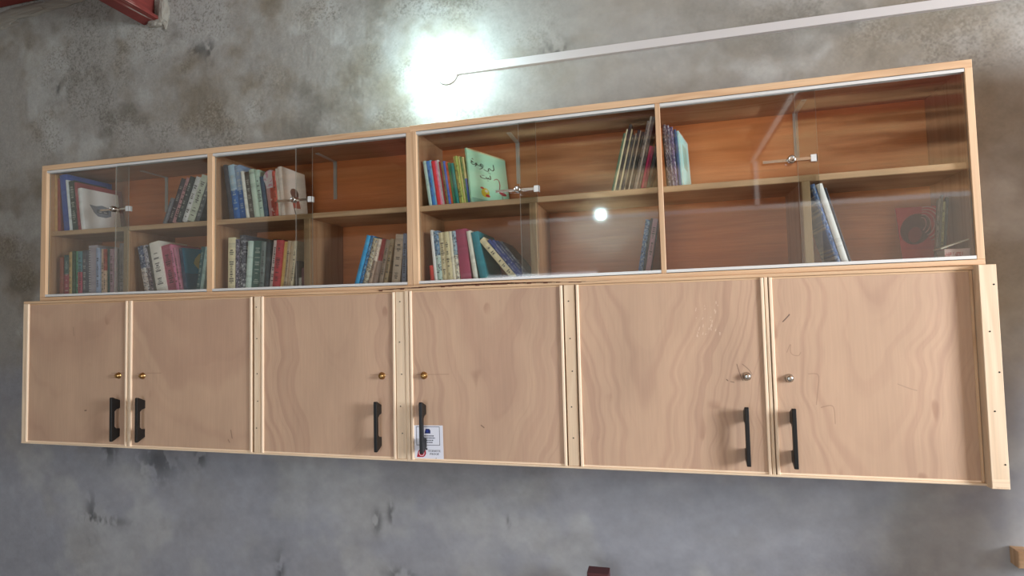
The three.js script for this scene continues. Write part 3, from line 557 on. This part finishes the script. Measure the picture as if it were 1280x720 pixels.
function cover(kind, color) {
  const x = coverCell++ * 256, y = 1536; ag.save(); ag.translate(x, y); ag.beginPath(); ag.rect(0, 0, 256, 512); ag.clip();
  ag.fillStyle = css(color, LIFT); ag.fillRect(0, 0, 256, 512); const L = (pts, w, c) => { ag.strokeStyle = c; ag.lineWidth = w; ag.lineCap = 'round'; ag.lineJoin = 'round'; ag.beginPath(); pts.forEach((p, i) => i ? ag.lineTo(...p) : ag.moveTo(...p)); ag.stroke(); };
  for (let q = 0; q < 60; q++) { ag.fillStyle = `rgba(255,255,255,${0.05 * hash(q, coverCell, 1)})`; ag.fillRect(256 * hash(q, coverCell, 2) - 20, 512 * hash(q, coverCell, 3), 60, 50); }
  if (kind === 'flamingo') {
    const k = '#22302a'; // the two lines of hand-lettered title
    L([[166, 96], [168, 140], [160, 156], [146, 152]], 6, k); L([[146, 152], [138, 140], [128, 150], [132, 166], [118, 176], [100, 166]], 6, k); for (const d of [[128, 186], [138, 190]]) L([d, [d[0] + 1, d[1]]], 6, k);
    L([[94, 148], [84, 164], [72, 172]], 5, k); L([[98, 128], [84, 118], [76, 132], [96, 140], [70, 142], [58, 138]], 6, k); L([[84, 154], [85, 154]], 6, k); L([[58, 138], [54, 124], [46, 128], [52, 140], [44, 156]], 6, k); L([[44, 138], [30, 146], [20, 136], [22, 120], [34, 126], [22, 110]], 6, k); L([[26, 94], [32, 88], [34, 98]], 4, k);
    L([[136, 212], [138, 246], [128, 250], [124, 238]], 6, k); L([[124, 240], [116, 252], [108, 236]], 6, k); L([[110, 250], [92, 256], [74, 252], [70, 238]], 6, k); for (const d of [[84, 228], [94, 226]]) L([d, [d[0] + 1, d[1]]], 6, k); L([[118, 268], [119, 268]], 6, k);
    L([[168, 236], [182, 228], [194, 240], [198, 280], [192, 330], [196, 372]], 6, '#a03038'); L([[168, 236], [160, 248]], 5, '#c08890'); ag.fillStyle = '#b8343c'; ag.beginPath(); ag.ellipse(212, 366, 26, 17, 0.3, 0, 6.3); ag.fill(); L([[206, 382], [206, 436]], 3, '#a03038');
    ag.fillStyle = '#d8c23a'; ag.beginPath(); ag.ellipse(92, 392, 26, 44, 0.1, 0, 6.3); ag.fill(); ag.fillStyle = '#c23a30'; ag.beginPath(); ag.ellipse(74, 352, 12, 10, 0, 0, 6.3); ag.fill(); ag.beginPath(); ag.ellipse(106, 418, 15, 13, 0.5, 0, 6.3); ag.fill(); ag.fillStyle = '#e4dcc0'; ag.beginPath(); ag.ellipse(100, 374, 11, 15, 0, 0, 6.3); ag.fill();
    ag.fillStyle = 'rgba(120,170,150,0.6)'; ag.fillRect(0, 462, 256, 50); ag.fillStyle = '#dcd9a8'; ag.fillRect(0, 0, 256, 14);
  } else if (kind === 'castle') {
    ag.fillStyle = '#2880a0'; ag.fillRect(0, 0, 256, 512); ag.fillStyle = '#1c5878'; ag.fillRect(0, 300, 256, 212);
    ag.fillStyle = '#c8b874'; ag.beginPath(); [[60, 120], [84, 60], [108, 40], [112, 90], [130, 86], [138, 60], [156, 100], [190, 150], [212, 180], [200, 260], [188, 420], [150, 470], [130, 420], [100, 440], [84, 360], [70, 240], [50, 180]].forEach((p, i) => i ? ag.lineTo(...p) : ag.moveTo(...p)); ag.closePath(); ag.fill();
    ag.fillStyle = '#2e2c28'; ag.fillRect(80, 150, 96, 16); ag.fillRect(116, 300, 40, 10); ag.fillRect(110, 100, 18, 40); for (let q = 0; q < 7; q++) L([[80 + 4 * q, 190 + q * 34], [180 - q * 3, 194 + q * 34]], 3, 'rgba(110,90,50,0.6)'); ag.fillStyle = '#d8d4d0'; ag.fillRect(170, 430, 20, 50);
  } else if (kind === 'emblem') {
    ag.fillStyle = '#8c96a4'; ag.beginPath(); [[46, 190], [90, 200], [130, 178], [168, 196], [196, 184], [190, 300], [150, 330], [96, 326], [70, 280]].forEach((p, i) => i ? ag.lineTo(...p) : ag.moveTo(...p)); ag.closePath(); ag.fill();
    ag.fillStyle = '#68707c'; ag.fillRect(92, 236, 80, 46); ag.fillStyle = '#e8e6e4'; ag.fillRect(104, 262, 20, 8); ag.fillRect(140, 260, 22, 8);
  } else if (kind === 'boy') {
    ag.fillStyle = '#7a5a50'; ag.beginPath(); ag.ellipse(120, 250, 46, 52, 0, 0, 6.3); ag.fill(); ag.fillStyle = '#b4584c'; ag.beginPath(); [[84, 290], [160, 280], [178, 400], [96, 410]].forEach((p, i) => i ? ag.lineTo(...p) : ag.moveTo(...p)); ag.closePath(); ag.fill(); L([[104, 410], [120, 500]], 10, '#4c4038'); L([[92, 320], [168, 316]], 7, '#d8b0a0');
  } else if (kind === 'mint') { ag.strokeStyle = '#dcdcd2'; ag.lineWidth = 22; ag.strokeRect(4, 4, 248, 504); ag.fillStyle = 'rgba(150,180,160,0.5)'; ag.fillRect(70, 90, 110, 230); }
  else if (kind === 'rings') {
    ag.fillStyle = '#cc3434'; ag.fillRect(0, 0, 256, 512); ag.fillStyle = '#dc4434'; ag.fillRect(0, 380, 256, 132); ag.fillStyle = '#5a2c26'; ag.beginPath(); ag.ellipse(110, 200, 92, 140, 0.3, 0, 6.3); ag.fill(); ag.fillStyle = '#8a2a28'; ag.beginPath(); ag.ellipse(100, 250, 40, 70, 0.3, 0, 6.3); ag.fill(); for (let q = 0; q < 5; q++) { ag.strokeStyle = '#d8a498'; ag.lineWidth = 8; ag.beginPath(); ag.ellipse(150 + q * 6, 160, 26 + q * 20, 60 + q * 24, 0.2, -1.9, 1.1); ag.stroke(); }
  }
  ag.restore(); return [x, y, 256, 512];
}
const paper = std({ color: 0xd8d0bc, roughness: 0.9 }), printed = std({ roughness: 0.6 });
// a book stands with its spine to the front (z = 0), its thickness along x, its height along y
function bookGeo(w, h, d, sp, rc) {
  const c = Math.min(0.0014, w * 0.22), N = 5, bulge = Math.min(0.002, w * 0.16), out = [], uv = [], cellUV = (r, u, v) => [(r[0] + 1 + u * (r[2] - 2)) / AW, 1 - (r[1] + 1 + (1 - v) * (r[3] - 2)) / AW];
  const quad = (a, b, e, f, r, ua, ub, va, vb) => { const U = [[ua, va], [ub, va], [ub, vb], [ua, vb]], P = [a, b, e, f]; for (const k of [0, 1, 2, 0, 2, 3]) { out.push(...P[k]); uv.push(...cellUV(r, ...U[k])); } };
  const prof = []; for (let k = 0; k <= N; k++) { const u = k / N; prof.push([u * w, bulge * Math.sin(Math.PI * u)]); }
  for (let k = 0; k < N; k++) quad([prof[k][0], 0, prof[k][1]], [prof[k + 1][0], 0, prof[k + 1][1]], [prof[k + 1][0], h, prof[k + 1][1]], [prof[k][0], h, prof[k][1]], sp, k / N, (k + 1) / N, 0, 1);
  quad([0, 0, -d], [0, 0, 0], [0, h, 0], [0, h, -d], sp, 0.1, 0.2, 0, 1);
  if (rc) quad([w, 0, 0], [w, 0, -d], [w, h, -d], [w, h, 0], rc, 0, 1, 0, 1); else quad([w, 0, 0], [w, 0, -d], [w, h, -d], [w, h, 0], sp, 0.8, 0.9, 0, 1);
  quad([c, 0, 0], [c, 0, -d], [c, h, -d], [c, h, 0], sp, 0.1, 0.15, 0, 1); quad([w - c, 0, -d], [w - c, 0, 0], [w - c, h, 0], [w - c, h, -d], sp, 0.1, 0.15, 0, 1);
  for (const [xa, xb] of [[0, c], [w - c, w]]) { quad([xa, h, 0], [xb, h, 0], [xb, h, -d], [xa, h, -d], sp, 0.05, 0.1, 0.9, 1); quad([xa, 0, -d], [xb, 0, -d], [xb, 0, 0], [xa, 0, 0], sp, 0.05, 0.1, 0, 0.1); quad([xb, 0, -d], [xa, 0, -d], [xa, h, -d], [xb, h, -d], sp, 0.05, 0.1, 0, 1); }
  quad([c, h, 0], [w - c, h, 0], [w - c, h, -0.001], [c, h, -0.001], sp, 0.3, 0.7, 0.97, 1);
  const g = new THREE.BufferGeometry(); g.setAttribute('position', new THREE.Float32BufferAttribute(out, 3)); g.setAttribute('uv', new THREE.Float32BufferAttribute(uv, 2)); g.computeVertexNormals(); return g;
}
function book(label, group, x, y, z, w, h, d, lean, color, style, cov, turn = 0) {
  const sp = spine(color, style), rc = cov && cover(cov, color), t = thing('book', label, 'book', x, y, z, group); t.rotation.set(0, -turn * Math.PI / 180, lean * Math.PI / 180, 'YZX');
  mesh('cover', bookGeo(w, h, d, sp, rc), printed, t);
  const c = Math.min(0.0014, w * 0.22), e = w > 0.012 ? 0.003 : 0.0012;
  mesh('pages', new THREE.BoxGeometry(w - 2 * c, h - 2 * e, d - 0.001 - e).translate(w / 2, h / 2, -(d - 0.001 - e) / 2 - 0.001), paper, t);
  return t;
}
const COVERS = { emblem: 0.5, castle: 14, flamingo: 23, boy: 0.5, mint: 12 };   // picture covers, with how far each book is turned to the room
const leanWord = (l) => Math.abs(l) < 2.1 ? 'upright' : Math.abs(l) > 30 ? 'steeply slanted' : l > 0 ? 'left-leaning' : 'right-leaning';
for (const [keys, ui, up, dir, place] of CLUSTER) {
  const U = UPPER[ui], rows = keys.flatMap((k) => BOOKS[k]).map((r) => ({ x: r[0] / 1000, s: r[1] / 1000, h: r[2] / 1000, l: r[3], d: r[4] / 1000, c: r[5], st: r[6], look: r[7] }));
  if (dir === 'l') for (let i = 1; i < rows.length; i++) { const a = rows[i - 1], b = rows[i], Y = Math.min(a.h, b.h) * Math.cos(b.l * Math.PI / 180); b.x = Math.max(b.x, a.x + a.s, a.x + a.s + Y * (tanD(b.l) - tanD(a.l))); }
  if (dir === 'r') for (let i = rows.length - 2; i >= 0; i--) { const a = rows[i], b = rows[i + 1], Y = Math.min(a.h, b.h); const lim = Math.min(b.x, b.x - Y * (tanD(-a.l) - tanD(-b.l))); if (a.x + a.s > lim) a.x = lim - a.s; }
  rows.forEach((r, i) => {
    const rad = r.l * Math.PI / 180, w = r.s * Math.cos(rad) * 0.985, d = r.d || 0.115 + 0.03 * hash(i, ui + up * 2, 31);
    const px = r.l >= 0 ? r.x : r.x + r.s - w * Math.cos(rad), base = baseY(U, r.x, up) + 0.0004, py = r.l >= 0 ? base : base - w * Math.sin(rad);
    const zz = (keys[0] === 'N2' ? -0.088 : -0.045) - 0.008 * hash(i, ui * 3 + up, 33), dd = keys[0] === 'N2' ? 0.05 : r.d ? r.d : d;
    const nth = rows.length === 1 ? '' : i === rows.length - 1 ? ', last in its row' : `, ${ORD[i]} from left`;
    const label = `${r.look} ${leanWord(r.l)} book${nth}, ${place}`;
    book(label, 'books in the ' + place.replace(/^upper shelf, /, 'upper shelf at the '), px, py, zz, w, r.h, Math.min(dd, 0.178 + zz + 0.047), r.l, r.c, r.st, COVERS[r.st] && r.st, COVERS[r.st] || (keys[0] === 'N2' ? 18 : 0));
  });
}
// board book with a round top among the books of the second bay
{
  const s = new THREE.Shape(), w = 0.036, h = 0.152; s.moveTo(0.004, 0); s.lineTo(w - 0.003, 0); s.lineTo(w - 0.001, h - 0.06); s.absarc(w / 2, h - 0.027, 0.024, -0.6, Math.PI + 0.6, false); s.lineTo(0.001, h - 0.06); s.closePath();
  const page = (z0, dz) => new THREE.ExtrudeGeometry(s, { depth: dz, bevelEnabled: true, bevelSize: 0.0006, bevelThickness: 0.0006, bevelSegments: 1, curveSegments: 20 }).translate(0, 0, z0);
  const [rb] = canvasOf(64, 256, (u, v) => { const y = v, n = fbm(u * 5, v * 14, 77, 3); let c = y < 0.6 ? (u < 0.4 ? [190, 140, 140] : [168, 66, 60]) : n > 0.55 ? [206, 150, 168] : [214, 206, 204]; if (n > 0.62 && y < 0.6) c = [210, 180, 170]; return c; });
  const t = thing('book', 'round-topped red and white board book, upper shelf of second bay', 'book', 0.957, baseY(UPPER[0], 0.957, 1) + 0.0006, -0.08); t.rotation.z = 0.1;
  const tx = tex(rb, true, THREE.ClampToEdgeWrapping); tx.repeat.set(1 / w, 1 / h);
  mesh('cover', page(0.024, 0.0024), std({ map: tx, roughness: 0.5 }), t);
  mesh('pages', [page(0.004, 0.0025), page(0.009, 0.0025), page(0.014, 0.0025), page(0.019, 0.0025)], paper, t);
  t.position.z = -0.075;
}
// the row's tall dark folder whose papers fan out on top
{ const t = book('tall black folder with papers fanning out, behind charcoal and mint books', null, 0.874, baseY(UPPER[0], 0.87, 0) + 0.0006, -0.165, 0.032, 0.178, 0.055, -3.5, '24262a', 'p'); }
// red picture book leaning against the back panel, at the right end
{
  const t = thing('book', 'red picture book with pale curved lines, leaning against back panel, bottom right corner', 'book', 2.758, baseY(UPPER[1], 2.75, 0) + 0.0008, -0.168); t.rotation.x = -0.22;
  const rc = cover('rings', 'a02626'), w = 0.094, h = 0.156, g = new THREE.BoxGeometry(w, h, 0.0015).translate(w / 2, h / 2, 0.004), uv = g.attributes.uv;
  for (let i = 0; i < uv.count; i++) uv.setXY(i, (rc[0] + 2 + uv.getX(i) * 252) / AW, 1 - (rc[1] + 2 + (1 - uv.getY(i)) * 508) / AW);
  mesh('cover', g, printed, t); mesh('pages', new THREE.BoxGeometry(w - 0.003, h - 0.004, 0.006).translate(w / 2, h / 2, 0.0002), paper, t);
}
{ // small pink booklet lying flat with a tilted white card above it
  const U = UPPER[1], y = baseY(U, 2.8, 0) + 0.0006, pinkC = canvasOf(128, 64, (u, v) => { const n = vn(u * 30, v * 6, 5); return u < 0.72 && v > 0.3 && v < 0.75 && n > 0.45 ? [196, 120, 116] : [222, 190, 184]; })[0], pm = std({ map: tex(pinkC, true, THREE.ClampToEdgeWrapping), roughness: 0.6 }), plain = std({ color: 0xd8b4ac, roughness: 0.6 });
  const t = thing('book', 'small pale pink booklet lying flat, bottom right corner of fourth bay', 'book', 2.8, y, -0.04);
  mesh('cover', new THREE.BoxGeometry(0.053, 0.002, 0.04).translate(0.0265, 0.001, -0.02), plain, t);
  mesh('pages', new THREE.BoxGeometry(0.051, 0.022, 0.038).translate(0.0265, 0.013, -0.02), [paper, paper, paper, paper, pm, paper], t);
  mesh('cover', new THREE.BoxGeometry(0.053, 0.002, 0.04).translate(0.0265, 0.025, -0.02), plain, t);
  const c = tag(mesh('card', new THREE.BoxGeometry(0.06, 0.003, 0.04).translate(0.03, 0.0015, -0.02), paper), 'white card tilted on top of the pink booklet, bottom right corner', 'card'); c.position.set(2.794, y + 0.0262, -0.039); c.rotation.z = 0.33;
}
printed.map = tex(atlas);
// bottom edge of the picture: end of a batten on the wall, and the top of a dark red post standing in front of the wall
tag(mesh('wooden_batten', slab(2.986, 0.845, WALL, 4.2, 0.886, -0.2, 0.002), M.pine), 'light wooden batten fixed on wall at lower right corner of the picture', 'batten');
{ const t = thing('wooden_post', 'dark maroon wooden post standing by the wall at bottom edge of the picture', 'post', 1.955, 0, -0.15);
  const pm = std({ color: 0x4a2226, roughness: 0.7 });
  mesh('shaft', slab(-0.03, 0, -0.03, 0.03, 0.775, 0.03, 0.008), pm, t); mesh('foot', slab(-0.09, 0, -0.08, 0.09, 0.03, 0.08, 0.004), pm, t); }
// a pole leaning on the wall just outside the picture: it throws the soft slanting shadow beside and below the right end of the cupboards
{ const a = new THREE.Vector3(3.24, 0, 0.2), b = new THREE.Vector3(3.28, 2.1, -0.12), L = a.distanceTo(b), p = mesh('wooden_plank', slab(-0.02, -L / 2, -0.1, 0.02, L / 2, 0.1, 0.003), M.pine);
  p.position.copy(a).add(b).multiplyScalar(0.5); p.quaternion.setFromUnitVectors(new THREE.Vector3(0, 1, 0), b.clone().sub(a).normalize()); tag(p, 'wooden plank leaning on wall past the right end of the cupboards', 'plank'); }
renderer.render(scene, camera);
